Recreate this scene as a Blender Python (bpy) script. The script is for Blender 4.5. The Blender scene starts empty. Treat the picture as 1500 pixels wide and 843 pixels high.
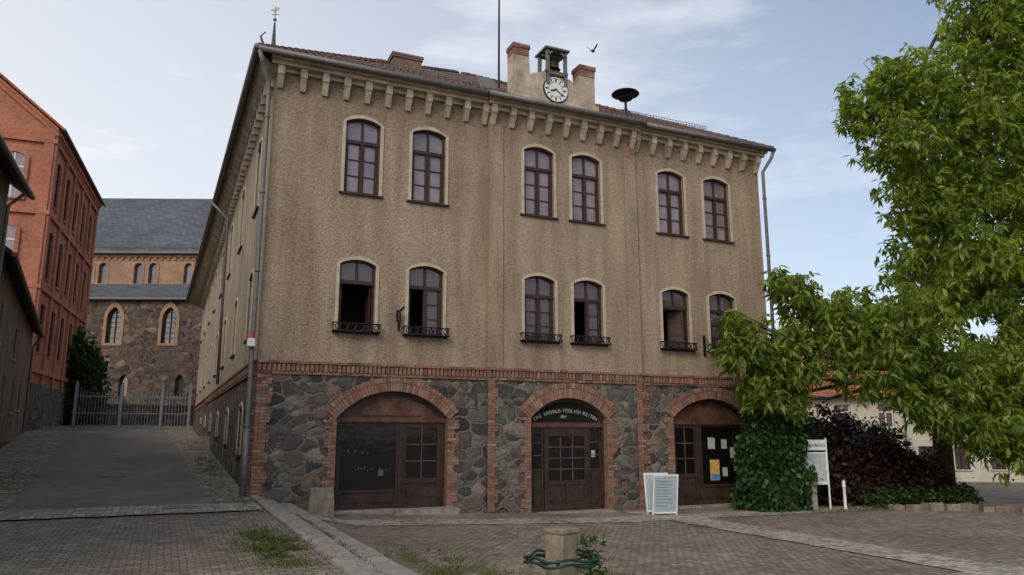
import bpy, math, random
import numpy as np
from mathutils import Vector, Matrix, geometry, noise
random.seed(7); rng=np.random.default_rng(7)
sc=bpy.context.scene
sc.view_settings.view_transform='Standard'; sc.view_settings.look='None'; sc.view_settings.exposure=0
R=math.radians
# ---------------------------------------------------------------- materials
class NB:
    def __init__(s,name,rough=.85,spec=.3,metal=0):
        s.m=bpy.data.materials.new(name); s.m.use_nodes=True; s.t=s.m.node_tree; s.n=s.t.nodes; s.l=s.t.links
        s.b=s.n['Principled BSDF']; s.b.inputs['Roughness'].default_value=rough
        s.b.inputs['Specular IOR Level'].default_value=spec; s.b.inputs['Metallic'].default_value=metal
        s.tc=s.n.new('ShaderNodeTexCoord').outputs['Object']
    def set(s,sock,v):
        if hasattr(v,'is_output'): s.l.new(v,sock)
        else:
            if isinstance(v,tuple) and len(v)==3 and sock.type=='RGBA': v=(*v,1)
            sock.default_value=v
    def mulv(s,v,k):
        n=s.n.new('ShaderNodeVectorMath'); n.operation='MULTIPLY'; s.set(n.inputs[0],v); n.inputs[1].default_value=k; return n.outputs[0]
    def noise(s,scale,detail=4,rough=.55,vec=None,col=False):
        n=s.n.new('ShaderNodeTexNoise'); s.set(n.inputs['Vector'],vec or s.tc); n.inputs['Scale'].default_value=scale
        n.inputs['Detail'].default_value=detail; n.inputs['Roughness'].default_value=rough
        return n.outputs['Color' if col else 'Fac']
    def vor(s,scale,feature='F1',vec=None,rnd=1):
        n=s.n.new('ShaderNodeTexVoronoi'); n.feature=feature; s.set(n.inputs['Vector'],vec or s.tc); n.inputs['Scale'].default_value=scale
        n.inputs['Randomness'].default_value=rnd; return n
    def ramp(s,fac,stops,const=False):
        n=s.n.new('ShaderNodeValToRGB'); s.set(n.inputs[0],fac); e=n.color_ramp.elements
        if const: n.color_ramp.interpolation='CONSTANT'
        while len(e)<len(stops): e.new(.5)
        for i,(p,c) in enumerate(stops):
            if not isinstance(c,tuple): c=(c,c,c)
            e[i].position=p; e[i].color=(*c,1)
        return n.outputs[0]
    def mix(s,f,a,b,mode='MIX'):
        n=s.n.new('ShaderNodeMix'); n.data_type='RGBA'; n.blend_type=mode; s.set(n.inputs[0],f); s.set(n.inputs[6],a); s.set(n.inputs[7],b); return n.outputs[2]
    def math(s,op,a,b=0.):
        n=s.n.new('ShaderNodeMath'); n.operation=op; s.set(n.inputs[0],a); s.set(n.inputs[1],b); return n.outputs[0]
    def sep(s):
        sp=s.n.new('ShaderNodeSeparateXYZ'); s.l.new(s.tc,sp.inputs[0]); return sp.outputs
    def wallvec(s):
        sp=s.sep(); c=s.n.new('ShaderNodeCombineXYZ')
        s.l.new(s.math('ADD',sp[0],sp[1]),c.inputs[0]); s.l.new(sp[2],c.inputs[1]); return c.outputs[0]
    def color(s,c): s.set(s.b.inputs['Base Color'],c)
    def bump(s,h,strength=.5,dist=.02):
        n=s.n.new('ShaderNodeBump'); n.inputs['Strength'].default_value=strength; n.inputs['Distance'].default_value=dist
        s.set(n.inputs['Height'],h); s.l.new(n.outputs[0],s.b.inputs['Normal'])
    def island(s): return s.n.new('ShaderNodeNewGeometry').outputs['Random Per Island']

def simple(name,c,rough=.7,metal=0,var=.25,scale=6,spec=.3,bump=.15):
    b=NB(name,rough,spec,metal); f=b.noise(scale,6,.65)
    lo=tuple(x*(1-var) for x in c); hi=tuple(min(1,x*(1+var)) for x in c)
    b.color(b.ramp(f,[(.3,lo),(.7,hi)])); b.bump(b.noise(scale*8,3),bump,.01); return b.m

def plaster(name,c,stain=.6):
    b=NB(name,.95,.1)
    big=b.noise(.35,6,.65); st=b.noise(1.0,6,.6,b.mulv(b.tc,(2.2,2.2,.22)))
    lo=tuple(x*.78 for x in c); hi=tuple(x*1.12 for x in c)
    col=b.ramp(big,[(.3,lo),(.5,c),(.72,hi)])
    col=b.mix(stain,col,b.ramp(st,[(.33,(.5,.47,.44)),(.58,(1,1,1))]),'MULTIPLY')
    # grime creeping down from the cornice
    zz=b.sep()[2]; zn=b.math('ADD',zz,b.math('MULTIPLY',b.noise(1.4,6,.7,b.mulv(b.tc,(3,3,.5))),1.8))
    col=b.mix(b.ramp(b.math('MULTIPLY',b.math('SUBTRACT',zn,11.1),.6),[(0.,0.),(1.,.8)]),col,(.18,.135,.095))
    g=b.vor(27); col=b.mix(.6,col,b.ramp(g.outputs['Color'],[(0,(.52,.5,.48)),(.5,(.97,.96,.95)),(1,(1.42,1.38,1.32))]),'MULTIPLY')
    sp=b.vor(1.3); col=b.mix(b.ramp(sp.outputs['Distance'],[(.025,1.),(.045,0.)]),col,(.13,.07,.05))
    b.color(col); b.bump(b.math('ADD',g.outputs['Distance'],b.noise(14,4)),.65,.02); return b.m
def stone(name,scale=2.3,tint=(1,1,1),mortar=(.19,.168,.14)):
    b=NB(name,.9,.15)
    dis=b.n.new('ShaderNodeVectorMath'); dis.operation='MULTIPLY_ADD'
    b.l.new(b.noise(2.6,4,.55,col=True),dis.inputs[0]); dis.inputs[1].default_value=(.42,.42,.42); b.l.new(b.mulv(b.tc,(1,1,1.4)),dis.inputs[2])
    T=lambda r,g,bb:(r*tint[0],g*tint[1],bb*tint[2])
    def layer(sc_):
        v=b.vor(sc_,'F1',dis.outputs[0],.95); e=b.vor(sc_,'DISTANCE_TO_EDGE',dis.outputs[0],.95)
        sepn=b.n.new('ShaderNodeSeparateColor'); b.l.new(v.outputs['Color'],sepn.inputs[0])
        cell=b.ramp(sepn.outputs[0],[(0,T(.045,.042,.042)),(.25,T(.12,.095,.08)),(.36,T(.10,.10,.09)),(.46,T(.20,.13,.10)),(.55,T(.065,.06,.06)),(.64,T(.26,.21,.165)),(.76,T(.12,.13,.105)),(1,T(.055,.048,.048))])
        return cell,b.math('MULTIPLY',e.outputs['Distance'],sc_/scale)
    c1,e1=layer(scale); c2,e2=layer(scale*1.75)
    sel=b.ramp(b.noise(1.1,2),[(.54,0.),(.56,1.)])
    cell=b.mix(sel,c1,c2); ed=b.mix(sel,e1,e2)
    cell=b.mix(.85,cell,b.ramp(b.noise(7,8,.75),[(.25,.45),(.75,1.5)]),'MULTIPLY')
    wid=b.math('MULTIPLY',b.noise(3,3),.08)
    mk=b.ramp(b.math('SUBTRACT',ed,wid),[(0.0,1.),(.025,0.)])
    mc=b.mix(.6,mortar,b.ramp(b.noise(20,4),[(.3,.5),(.7,1.2)]),'MULTIPLY')
    col=b.mix(mk,cell,mc); col=b.mix(.6,col,b.ramp(b.noise(.7,5,.7),[(.3,.65),(.7,1.2)]),'MULTIPLY')
    b.color(col)
    h=b.ramp(ed,[(0.02,0.),(.12,1.)]); b.bump(b.math('ADD',h,b.math('MULTIPLY',b.noise(12,6,.7),.8)),.7,.035); return b.m
def brickm(name,c1,c2,mortar,scale=1.):
    b=NB(name,.9,.15)
    n=b.n.new('ShaderNodeTexBrick'); b.l.new(b.wallvec(),n.inputs['Vector'])
    n.inputs['Scale'].default_value=scale; n.inputs['Brick Width'].default_value=.25; n.inputs['Row Height'].default_value=.083; n.inputs['Mortar Size'].default_value=.012
    n.inputs['Color1'].default_value=(*c1,1); n.inputs['Color2'].default_value=(*c2,1); n.inputs['Mortar'].default_value=(*mortar,1)
    col=b.mix(.8,n.outputs[0],b.ramp(b.noise(.5,6,.7),[(.3,(.65,.65,.65)),(.7,(1.2,1.15,1.1))]),'MULTIPLY')
    col=b.mix(.6,col,b.ramp(b.noise(5,5,.7),[(.3,.65),(.7,1.3)]),'MULTIPLY')
    b.color(col); b.bump(b.math('SUBTRACT',1.,n.outputs['Fac']),.5,.015); return b.m
def loosebrick(name):
    b=NB(name,.9,.15)
    c=b.ramp(b.island(),[(0,(.17,.085,.065)),(.25,(.27,.13,.092)),(.5,(.32,.17,.12)),(.7,(.22,.11,.085)),(.85,(.33,.235,.175)),(1,(.12,.08,.07))])
    c=b.mix(.75,c,b.ramp(b.noise(14,5,.7),[(.3,.5),(.7,1.35)]),'MULTIPLY')
    c=b.mix(b.ramp(b.noise(1.5,6,.7),[(.48,0.),(.75,.65)]),c,(.19,.16,.13)); b.color(c); b.bump(b.noise(60,4),.5,.01); return b.m
def leafm(name,stops,trans=.35):
    b=NB(name,.5,.25)
    c=b.ramp(b.island(),stops); c=b.mix(.6,c,b.ramp(b.noise(.55,3),[(.35,(.6,.66,.55)),(.65,(1.25,1.2,1.1))]),'MULTIPLY')
    b.color(c); t=b.n.new('ShaderNodeBsdfTranslucent'); b.l.new(b.mix(1.,c,(1.7,1.8,.8),'MULTIPLY'),t.inputs[0])
    mx=b.n.new('ShaderNodeMixShader'); mx.inputs[0].default_value=trans
    b.l.new(b.b.outputs[0],mx.inputs[1]); b.l.new(t.outputs[0],mx.inputs[2]); b.l.new(mx.outputs[0],b.n['Material Output'].inputs[0]); return b.m
def glassm(name,c,gl=.35,rough=.04,tint=(.9,.82,.85)):
    b=NB(name,.5,.1); b.color(b.ramp(b.noise(1.3,3),[(.3,tuple(x*.7 for x in c)),(.7,tuple(x*1.3 for x in c))]))
    g=b.n.new('ShaderNodeBsdfGlossy'); g.inputs['Roughness'].default_value=rough; g.inputs[0].default_value=(*tint,1)
    bp=b.n.new('ShaderNodeBump'); bp.inputs['Strength'].default_value=.12; bp.inputs['Distance'].default_value=.05; b.l.new(b.noise(2.2,2),bp.inputs['Height']); b.l.new(bp.outputs[0],g.inputs['Normal'])
    mx=b.n.new('ShaderNodeMixShader'); mx.inputs[0].default_value=gl
    b.l.new(b.b.outputs[0],mx.inputs[1]); b.l.new(g.outputs[0],mx.inputs[2]); b.l.new(mx.outputs[0],b.n['Material Output'].inputs[0]); return b.m
def cobble(name,c,scale,joint=(.07,.065,.055),moss=.3,sq=.35):
    b=NB(name,.9,.2)
    v=b.vor(scale,'F1',None,sq); e=b.vor(scale,'DISTANCE_TO_EDGE',None,sq)
    sp=b.n.new('ShaderNodeSeparateColor'); b.l.new(v.outputs['Color'],sp.inputs[0])
    col=b.ramp(sp.outputs[0],[(0,tuple(x*.6 for x in c)),(.5,c),(1,tuple(x*1.4 for x in c))])
    col=b.mix(.7,col,b.ramp(b.noise(.6,6,.65),[(.3,.65),(.7,1.25)]),'MULTIPLY')
    jt=b.mix(b.math('MULTIPLY',b.ramp(b.noise(.9,5),[(.5,0.),(.68,1.)]),moss*2),joint,(.08,.10,.04))
    col=b.mix(b.ramp(e.outputs['Distance'],[(.03,1.),(.11,0.)]),col,jt)
    b.color(col); b.bump(b.ramp(e.outputs['Distance'],[(0,0.),(.25,1.)]),.6,.018); return b.m
def pavers(name,c):
    b=NB(name,.85,.25)
    dis=b.n.new('ShaderNodeVectorMath'); dis.operation='MULTIPLY_ADD'
    b.l.new(b.noise(1.2,3,.5,col=True),dis.inputs[0]); dis.inputs[1].default_value=(.06,.06,0); b.l.new(b.tc,dis.inputs[2])
    n=b.n.new('ShaderNodeTexBrick'); b.l.new(dis.outputs[0],n.inputs['Vector']); n.inputs['Scale'].default_value=1; n.inputs['Brick Width'].default_value=.17; n.inputs['Row Height'].default_value=.12
    n.inputs['Mortar Size'].default_value=.011; n.inputs['Mortar Smooth'].default_value=.4; n.inputs['Color1'].default_value=(*tuple(x*.72 for x in c),1); n.inputs['Color2'].default_value=(*tuple(x*1.3 for x in c),1); n.inputs['Mortar'].default_value=(.085,.073,.055,1)
    col=b.mix(.9,n.outputs[0],b.ramp(b.noise(.3,8,.72),[(.3,(.6,.58,.55)),(.7,(1.3,1.27,1.2))]),'MULTIPLY')
    col=b.mix(.65,col,b.ramp(b.noise(6,6,.75),[(.3,.55),(.7,1.4)]),'MULTIPLY')
    col=b.mix(b.ramp(b.noise(.8,8,.75),[(.57,0.),(.72,.55)]),col,(.10,.10,.05))
    b.color(col); b.bump(b.math('ADD',b.math('SUBTRACT',1.,n.outputs['Fac']),b.math('MULTIPLY',b.noise(9,5,.6),.7)),.7,.02); return b.m
def asphalt(name,c):
    b=NB(name,.9,.2); col=b.ramp(b.noise(.4,7,.7),[(.3,tuple(x*.72 for x in c)),(.7,tuple(x*1.25 for x in c))])
    col=b.mix(.5,col,b.ramp(b.noise(60,3),[(.3,.6),(.7,1.4)]),'MULTIPLY'); col=b.mix(.5,col,b.ramp(b.noise(3,6,.7),[(.3,.65),(.7,1.25)]),'MULTIPLY')
    b.color(col); b.bump(b.noise(70,3),.5,.01); return b.m
def slate(name,c,w=.4,h=.25):
    b=NB(name,.7,.3)
    n=b.n.new('ShaderNodeTexBrick'); b.l.new(b.wallvec(),n.inputs['Vector']); n.inputs['Scale'].default_value=1; n.inputs['Brick Width'].default_value=w; n.inputs['Row Height'].default_value=h
    n.inputs['Mortar Size'].default_value=.02; n.inputs['Color1'].default_value=(*tuple(x*.75 for x in c),1); n.inputs['Color2'].default_value=(*tuple(x*1.2 for x in c),1); n.inputs['Mortar'].default_value=(*tuple(x*.5 for x in c),1)
    b.color(b.mix(.7,n.outputs[0],b.ramp(b.noise(.25,6,.7),[(.3,.65),(.7,1.3)]),'MULTIPLY')); b.bump(b.math('SUBTRACT',1.,n.outputs['Fac']),.5,.03); return b.m

M={}
M['plaster']=plaster('plaster_roughcast',(.355,.277,.20))
M['plaster_s']=plaster('plaster_side',(.40,.335,.26),.65)
M['trim']=simple('trim_plaster',(.46,.39,.295),.9,var=.25,scale=3)
M['corn']=simple('cornice_plaster',(.42,.345,.26),.9,var=.4,scale=2.5)
M['stone']=stone('fieldstone',2.0)
M['stone_ch']=stone('church_stone',1.1,(1.05,.86,.8),(.14,.12,.10))
M['brick']=brickm('brick_town_hall',(.27,.14,.10),(.20,.105,.08),(.24,.20,.165))
M['lb']=loosebrick('loose_bricks')
M['mortar']=simple('mortar',(.2,.17,.14),.95,scale=12)
M['redbrick']=brickm('red_brick_building',(.52,.18,.105),(.42,.135,.08),(.38,.23,.16))
M['chbrick']=brickm('church_brick',(.42,.25,.15),(.36,.2,.12),(.3,.24,.18))
M['wood']=simple('window_wood',(.05,.024,.017),.5,var=.4,scale=9)
M['door']=simple('door_wood',(.042,.025,.018),.55,var=.55,scale=4)
M['lun']=simple('lunette_wood',(.10,.05,.033),.6,var=.6,scale=3)
M['glass']=glassm('window_glass',(.20,.155,.16),.11)
M['glass_d']=glassm('window_glass_dark',(.075,.05,.05),.08)
M['glass_s']=glassm('church_glass',(.07,.075,.065),.12)
M['black']=glassm('shop_glass',(.006,.006,.006),.032)
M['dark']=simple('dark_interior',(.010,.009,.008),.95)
M['metal']=simple('zinc',(.17,.165,.155),.55,.3,scale=5)
M['gate']=simple('gate_grey_paint',(.20,.215,.225),.5,.1)
M['iron']=simple('wrought_iron',(.012,.012,.014),.5,.1)
M['green']=simple('green_paint_metal',(.012,.05,.035),.45,.1)
M['tile']=slate('roof_tiles',(.13,.07,.052),.24,.33)
M['tiled']=slate('old_dark_tiles',(.08,.06,.05),.24,.33)
M['slate']=slate('church_slate',(.10,.112,.13))
M['orange']=slate('orange_tiles',(.38,.12,.06),.3,.3)
M['white']=simple('white_paint',(.70,.70,.68),.5,var=.08)
M['cream']=simple('cream_render',(.55,.5,.4),.9,var=.15,scale=1)
M['oldpl']=plaster('old_grey_plaster',(.27,.235,.19),.9)
M['granite']=simple('granite',(.28,.25,.215),.85,var=.4,scale=5,bump=.5)
M['sand']=simple('sandstone',(.23,.185,.14),.9,var=.4,scale=6,bump=.5)
M['copper']=simple('copper_green',(.06,.09,.075),.7)
M['brass']=simple('bell_bronze',(.10,.07,.04),.5,.6)
M['gold']=simple('gilt',(.2,.17,.11),.45,.5)
M['bark']=simple('bark',(.085,.065,.05),.95,var=.4,scale=10,bump=.8)
M['red']=simple('red_plastic',(.5,.05,.03),.4)
M['blue']=simple('poster_blue',(.08,.25,.55),.5,var=.5,scale=14)
M['yellow']=simple('poster_yellow',(.60,.38,.10),.5,var=.5,scale=12)
M['paper']=simple('paper',(.42,.42,.39),.7,var=.35,scale=12)
M['dim']=simple('dim_objects',(.10,.10,.09),.7,var=.4,scale=12)
M['board']=simple('board_panel',(.34,.42,.45),.35,var=.15,scale=3)
M['bird']=simple('pigeon_feather',(.07,.08,.10),.7)
M['cob']=cobble('cobblestones',(.38,.34,.285),7.5,joint=(.15,.13,.105))
M['cobr']=cobble('fieldstone_paving',(.28,.24,.19),5.0,moss=.6,sq=.8,joint=(.11,.095,.075))
M['ground']=pavers('plaza_pavers',(.25,.212,.168))
M['asph']=asphalt('asphalt',(.18,.16,.14))
M['leaf']=leafm('tree_leaves',[(0,(.085,.135,.028)),(.35,(.155,.215,.04)),(.7,(.225,.285,.055)),(1,(.33,.37,.09))],.45)
M['ivy']=leafm('ivy_leaves',[(0,(.015,.04,.012)),(.6,(.032,.075,.02)),(1,(.06,.12,.03))],.2)
M['purple']=leafm('purple_leaves',[(0,(.03,.018,.015)),(.6,(.06,.032,.026)),(1,(.085,.06,.035))],.15)
M['bush']=leafm('bush_leaves',[(0,(.025,.055,.015)),(.6,(.045,.09,.02)),(1,(.08,.13,.03))],.3)
M['grass']=leafm('grass_blades',[(0,(.06,.09,.025)),(.6,(.11,.145,.035)),(1,(.19,.18,.07))],.3)

# ---------------------------------------------------------------- mesh builder
def empty(name,loc=(0,0,0)):
    e=bpy.data.objects.new(name,None); e.location=loc; e.empty_display_size=.5; sc.collection.objects.link(e); return e
def attach(o,p):
    if p is not None:
        o.parent=p; o.matrix_parent_inverse=Matrix.Translation(-Vector(p.location))
class MB:
    def __init__(s,Mx=None): s.v=[];s.f=[];s.mi=[];s.M=Mx
    def add(s,vs,fs,m=0):
        o=len(s.v)
        for p in vs:
            p=Vector(p); s.v.append(s.M@p if s.M else p)
        for f in fs: s.f.append([i+o for i in f]); s.mi.append(m)
    def box(s,x0,x1,y0,y1,z0,z1,m=0):
        s.add([(x0,y0,z0),(x1,y0,z0),(x1,y1,z0),(x0,y1,z0),(x0,y0,z1),(x1,y0,z1),(x1,y1,z1),(x0,y1,z1)],
              [(0,3,2,1),(4,5,6,7),(0,1,5,4),(1,2,6,5),(2,3,7,6),(3,0,4,7)],m)
    def obox(s,c,h,rot,m=0):
        c=Vector(c); vs=[c+rot@Vector((sx*h[0],sy*h[1],sz*h[2])) for sz in(-1,1) for sx,sy in((-1,-1),(1,-1),(1,1),(-1,1))]
        s.add(vs,[(0,3,2,1),(4,5,6,7),(0,1,5,4),(1,2,6,5),(2,3,7,6),(3,0,4,7)],m)
    def tube(s,pts,rad,n=10,m=0,caps=True):
        pts=[Vector(p) for p in pts]; rad=rad if isinstance(rad,(list,tuple)) else [rad]*len(pts)
        vs=[];prev=None
        for i,p in enumerate(pts):
            d=(pts[min(i+1,len(pts)-1)]-pts[max(i-1,0)]).normalized()
            a=prev if prev is not None else (Vector((0,0,1)) if abs(d.z)<.9 else Vector((1,0,0)))
            a=(a-d*a.dot(d)).normalized(); prev=a; b=d.cross(a)
            for k in range(n):
                t=2*math.pi*k/n; vs.append(p+(a*math.cos(t)+b*math.sin(t))*rad[i])
        fs=[]
        for i in range(len(pts)-1):
            for k in range(n): fs.append((i*n+k,i*n+(k+1)%n,(i+1)*n+(k+1)%n,(i+1)*n+k))
        if caps: fs.append(tuple(range(n-1,-1,-1))); fs.append(tuple(range((len(pts)-1)*n,len(pts)*n)))
        s.add(vs,fs,m)
    def lathe(s,c,prof,n=20,m=0):
        vs=[];c=Vector(c)
        for r,z in prof:
            for k in range(n): t=2*math.pi*k/n; vs.append(c+Vector((r*math.cos(t),r*math.sin(t),z)))
        fs=[(i*n+k,i*n+(k+1)%n,(i+1)*n+(k+1)%n,(i+1)*n+k) for i in range(len(prof)-1) for k in range(n)]
        s.add(vs,fs,m)
    def poly(s,outer,holes,y0,y1,m=0,back=True,ms=None):
        loops=[outer]+list(holes); flat=[p for l in loops for p in l]
        tr=geometry.tessellate_polygon([[Vector((p[0],p[1],0)) for p in l] for l in loops])
        n=len(flat); vs=[(p[0],y0,p[1]) for p in flat]+[(p[0],y1,p[1]) for p in flat]
        fs=[tuple(t) for t in tr]
        if back: fs+= [tuple(i+n for i in t) for t in tr]
        s.add(vs,fs,m); sf=[];o=0
        for l in loops:
            k=len(l)
            for i in range(k): a=o+i;b=o+(i+1)%k; sf.append((a,b,b+n,a+n))
            o+=k
        base=len(s.v)-2*n
        for f in sf: s.f.append([i+base for i in f]); s.mi.append(m if ms is None else ms)
    def obj(s,name,mats,parent=None,smooth=False):
        me=bpy.data.meshes.new(name); me.from_pydata([tuple(v) for v in s.v],[],s.f)
        for k in mats: me.materials.append(M[k] if isinstance(k,str) else k)
        me.polygons.foreach_set('material_index',s.mi)
        if smooth: me.polygons.foreach_set('use_smooth',[True]*len(s.f))
        me.update(); o=bpy.data.objects.new(name,me); sc.collection.objects.link(o); attach(o,parent); return o
def arch(x0,x1,zb,zs,rise,n=14):
    w=x1-x0; Rr=(w*w/4+rise*rise)/(2*rise); cz=zs+rise-Rr; h=math.asin(min(1,w/2/Rr)); xc=(x0+x1)/2
    pts=[(x0,zb)]
    for i in range(n+1):
        a=-h+2*h*i/n; pts.append((xc+Rr*math.sin(a),cz+Rr*math.cos(a)))
    pts.append((x1,zb)); return pts
def pointed(x0,x1,zb,zs,n=8):
    w=x1-x0; pts=[(x0,zb)]
    for i in range(n+1): a=R(60)*i/n; pts.append((x1-w*math.cos(a),zs+w*math.sin(a)))
    for i in range(n-1,-1,-1): a=R(60)*i/n; pts.append((x0+w*math.cos(a),zs+w*math.sin(a)))
    pts.append((x1,zb)); return pts
def interp(x,t):
    if x<=t[0][0]: return t[0][1]
    for (a,b),(c,d) in zip(t,t[1:]):
        if x<=c: return b+(d-b)*(x-a)/(c-a)
    return t[-1][1]
ZP=[(.45,.34),(2,.0),(9,-.25),(20,-.32),(45,-1.2),(200,-2)]
def gz(x,y):
    zs=.5+(.041*min(y,50) if y>0 else .004*max(y,-30)); zp=interp(x,ZP)
    if x<=0: return zs
    t=min(1,x/.45) if y<=.5 else min(1,x/17)
    return zs+(zp-zs)*t

# ---------------------------------------------------------------- ground
xs=sorted(set([round(float(v),3) for v in list(np.linspace(-700,-40,12))+list(np.arange(-40,-12,2))+list(np.arange(-12,26,.4))+[0,.45,2,9,17,20]+list(np.arange(26,60,3))+list(np.linspace(60,700,12))]))
ys=sorted(set([round(float(v),3) for v in list(np.linspace(-400,-40,8))+list(np.arange(-40,-22,2))+list(np.arange(-22,10,.5))+[0,.5,.51]+list(np.arange(10,60,2))+list(np.linspace(60,900,12))]))
b=MB(); nx=len(xs)
b.add([(x,y,gz(x,y)) for y in ys for x in xs],[(j*nx+i,j*nx+i+1,(j+1)*nx+i+1,(j+1)*nx+i) for j in range(len(ys)-1) for i in range(nx-1)])
b.obj('ground',['ground'])
def sheet(name,mat,off,rows):  # rows: (y,xl,xr)
    b=MB(); n=0
    Y=[r[0] for r in rows]; yy=[]
    for a,c in zip(Y,Y[1:]):
        k=max(1,int((c-a)/.4)); yy+= [a+(c-a)*i/k for i in range(k)]
    yy.append(Y[-1]); tl=[(r[0],r[1]) for r in rows]; tr=[(r[0],r[2]) for r in rows]
    wmax=max(r[2]-r[1] for r in rows); n=max(2,int(wmax/.4)); vs=[]
    for j,y in enumerate(yy):
        a=interp(y,tl); c=interp(y,tr)
        for i in range(n+1):
            u=i/n; x=a+(c-a)*u; yv=y
            if i in(0,n): x+=.12*noise.noise(Vector((y*1.7,i,5)))
            if j in(0,len(yy)-1): yv+=.10*noise.noise(Vector((x*1.9,j,9)))
            vs.append((x,yv,gz(x,yv)+off))
    b.add(vs,[(j*(n+1)+i,j*(n+1)+i+1,(j+1)*(n+1)+i+1,(j+1)*(n+1)+i) for j in range(len(yy)-1) for i in range(n)])
    return b.obj(name,[mat])
sheet('cobbled_verge','cobr',.012,[(-1.4,-7.4,-.09),(8,-7.5,-.09),(34,-10.2,-.09),(46,-12,-.09)])
sheet('street','asph',.026,[(-1.9,-4.8,-.95),(10,-5.6,-1.2),(42,-8.0,-2.0),(60,-9.5,-3)])
sheet('cobbled_band','cob',.03,[(-3.7,-14,-.09),(-1.9,-14,-.09)])
sheet('cobbled_band','cob',.012,[(-2.9,1.2,34),(-1.7,1.2,34)])
sheet('cobbled_band','cob',.024,[(-12.4,2.4,34),(-11.2,2.4,34)])
sheet('cobbled_band','cob',.018,[(-26,10.3,11.5),(-.6,10.3,11.5)])
# kerb slabs running on from the house corner
b=MB(); y=-16.
while y<-.25:
    l=random.uniform(.8,1.3); y1=min(y+l,-.2); z=gz(-.05,y)
    b.box(-.02+random.uniform(-.015,.015),.16,y,y1-.015,z-.4,z+.04+random.uniform(-.012,.012))
    zq=min(z-.07,gz(.35,y)+.1)
    b.box(.175,.5,y+.2,y1+.18,z-.5,zq+random.uniform(-.01,.01))
    zq=gz(.8,y)+.02; b.box(.62,.98,y+.1,y1+.08,zq-.4,zq+.03+random.uniform(-.01,.01)); y=y1
b.obj('kerb',['granite'])
for (x,y,r) in((-1.6,-2.6,.33),(-5.6,-7.6,.35),(3.2,-8.6,.3),(5.1,-5.2,.25),(-3.3,5.5,.35)):
    b=MB(); z=gz(x,y)+.036
    b.lathe((x,y,z),[(0,.008),(r*.82,.008),(r*.84,0),(r*.9,0),(r*.92,.01),(r,.01),(r,-.05)],28)
    for k in range(-3,4): b.box(x-.6*r,x+.6*r,y+k*r*.2-.012,y+k*r*.2+.012,z+.006,z+.013)
    b.obj('manhole_cover',['sand'])

# ---------------------------------------------------------------- town hall
TH=empty('town_hall',(8.5,0,0)); W=16.9
WX=[(2.46,1.17),(4.41,1.2),(7.94,1.2),(9.62,1.22),(13.0,1.24),(14.93,1.28)]
UP=(8.55,10.87); LO=(4.68,6.77)
def hole(xc,w,z0,zt,rise=.14): return arch(xc-w/2+.09,xc+w/2-.09,z0,zt-.1-rise,rise)
def window(F,T,G,xc,w,z0,zt,y,state='cc',gi=0,rise=.14,rows=3,trimw=.09):
    x0=xc-w/2+.09; x1=xc+w/2-.09; zs=zt-.1-rise
    o=arch(x0-trimw,x1+trimw,z0,zs,rise+.1); i=arch(x0,x1,z0,zs,rise)
    T.poly(o+i[::-1],[],y-.035,y+.02)
    F.box(x0-.13,x1+.13,y-.075,y+.1,z0-.05,z0-.002)
    ii=arch(x0+.06,x1-.06,z0+.02,zs-.01,rise-.03)
    F.poly(arch(x0,x1,z0+.002,zs,rise)+ii[::-1],[],y+.09,y+.18); F.box(x0,x1,y+.085,y+.18,z0,z0+.07)
    zt_=z0+(zs+rise-z0)*.69; xm=(x0+x1)/2
    F.box(x0,x1,y+.07,y+.18,zt_-.05,zt_+.05); 
    F.box(xm-.03,xm+.03,y+.1,y+.17,zt_+.05,zs+rise-.03)
    G.poly(arch(x0+.02,x1-.02,zt_,zs,rise-.01),[],y+.15,y+.155,gi)
    if state!='xx': F.box(xm-.045,xm+.045,y+.082,y+.175,z0+.07,zt_-.05)
    for s,(a,c) in zip(state,((x0+.06,xm-.02),(xm+.02,x1-.06))):
        if s=='c':
            t_=random.uniform(-.004,.004)
            G.add([(a,y+.15+t_,z0+.05),(c,y+.15-t_,z0+.05),(c,y+.15-t_*.3,zt_),(a,y+.15+t_*.6,zt_)],[(0,1,2,3)],gi)
            F.box(a,a+.05,y+.105,y+.165,z0+.07,zt_-.05); F.box(c-.05,c,y+.105,y+.165,z0+.07,zt_-.05)
            for k in range(1,rows):
                zz=z0+.07+(zt_-z0-.12)*k/rows; F.box(a+.05,c-.05,y+.12,y+.16,zz-.014,zz+.014)
        elif s=='x':  # sash folded back inside the room
            xx=x0+.1 if a<xm-.1 else x1-.1
            F.box(xx-.02,xx+.02,y+.2,y+.62,z0+.07,zt_-.06)
secs=[(0,6.25,0.),(6.25,11.5,-.12),(11.5,W,0.)]
wall=MB();st=MB()
DO=[(2.05,5.1,0,2.40,.72,.38),(7.6,10.15,-.24,2.43,.60,.46),(12.69,15.75,-.28,2.48,.62,.40)]
for (a,c,y),d in zip(secs,DO):
    hs=[hole(xc,w,*r) for xc,w in WX if a<xc<c for r in(UP,LO)]
    wall.poly([(a,3.85),(c,3.85),(c,12.05),(a,12.05)],hs,y,.35)
    x0,x1,z0,zs,ri,th=d
    st.poly([(a,-1.4),(c,-1.4),(c,3.5),(a,3.5)],[arch(x0-.12,x1+.12,-1.3,zs+.0,ri+.12,20)],y-.05,.35)
for a,c in((6.25,6.72),(11.05,11.5)): wall.box(a+.003,c-.003,-.17,-.125,3.86,11.3)
wall.obj('front_wall',['plaster'],TH); st.obj('ground_floor_stone',['stone'],TH)
F=MB();T=MB();G=MB()
lowst=['xx','xc','cc','xc','xx','cc']
for i,(xc,w) in enumerate(WX):
    y=-.12 if 6.25<xc<11.5 else 0.
    window(F,T,G,xc,w,*UP,y,'cc',0); window(F,T,G,xc,w,*LO,y,lowst[i],1)
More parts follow.
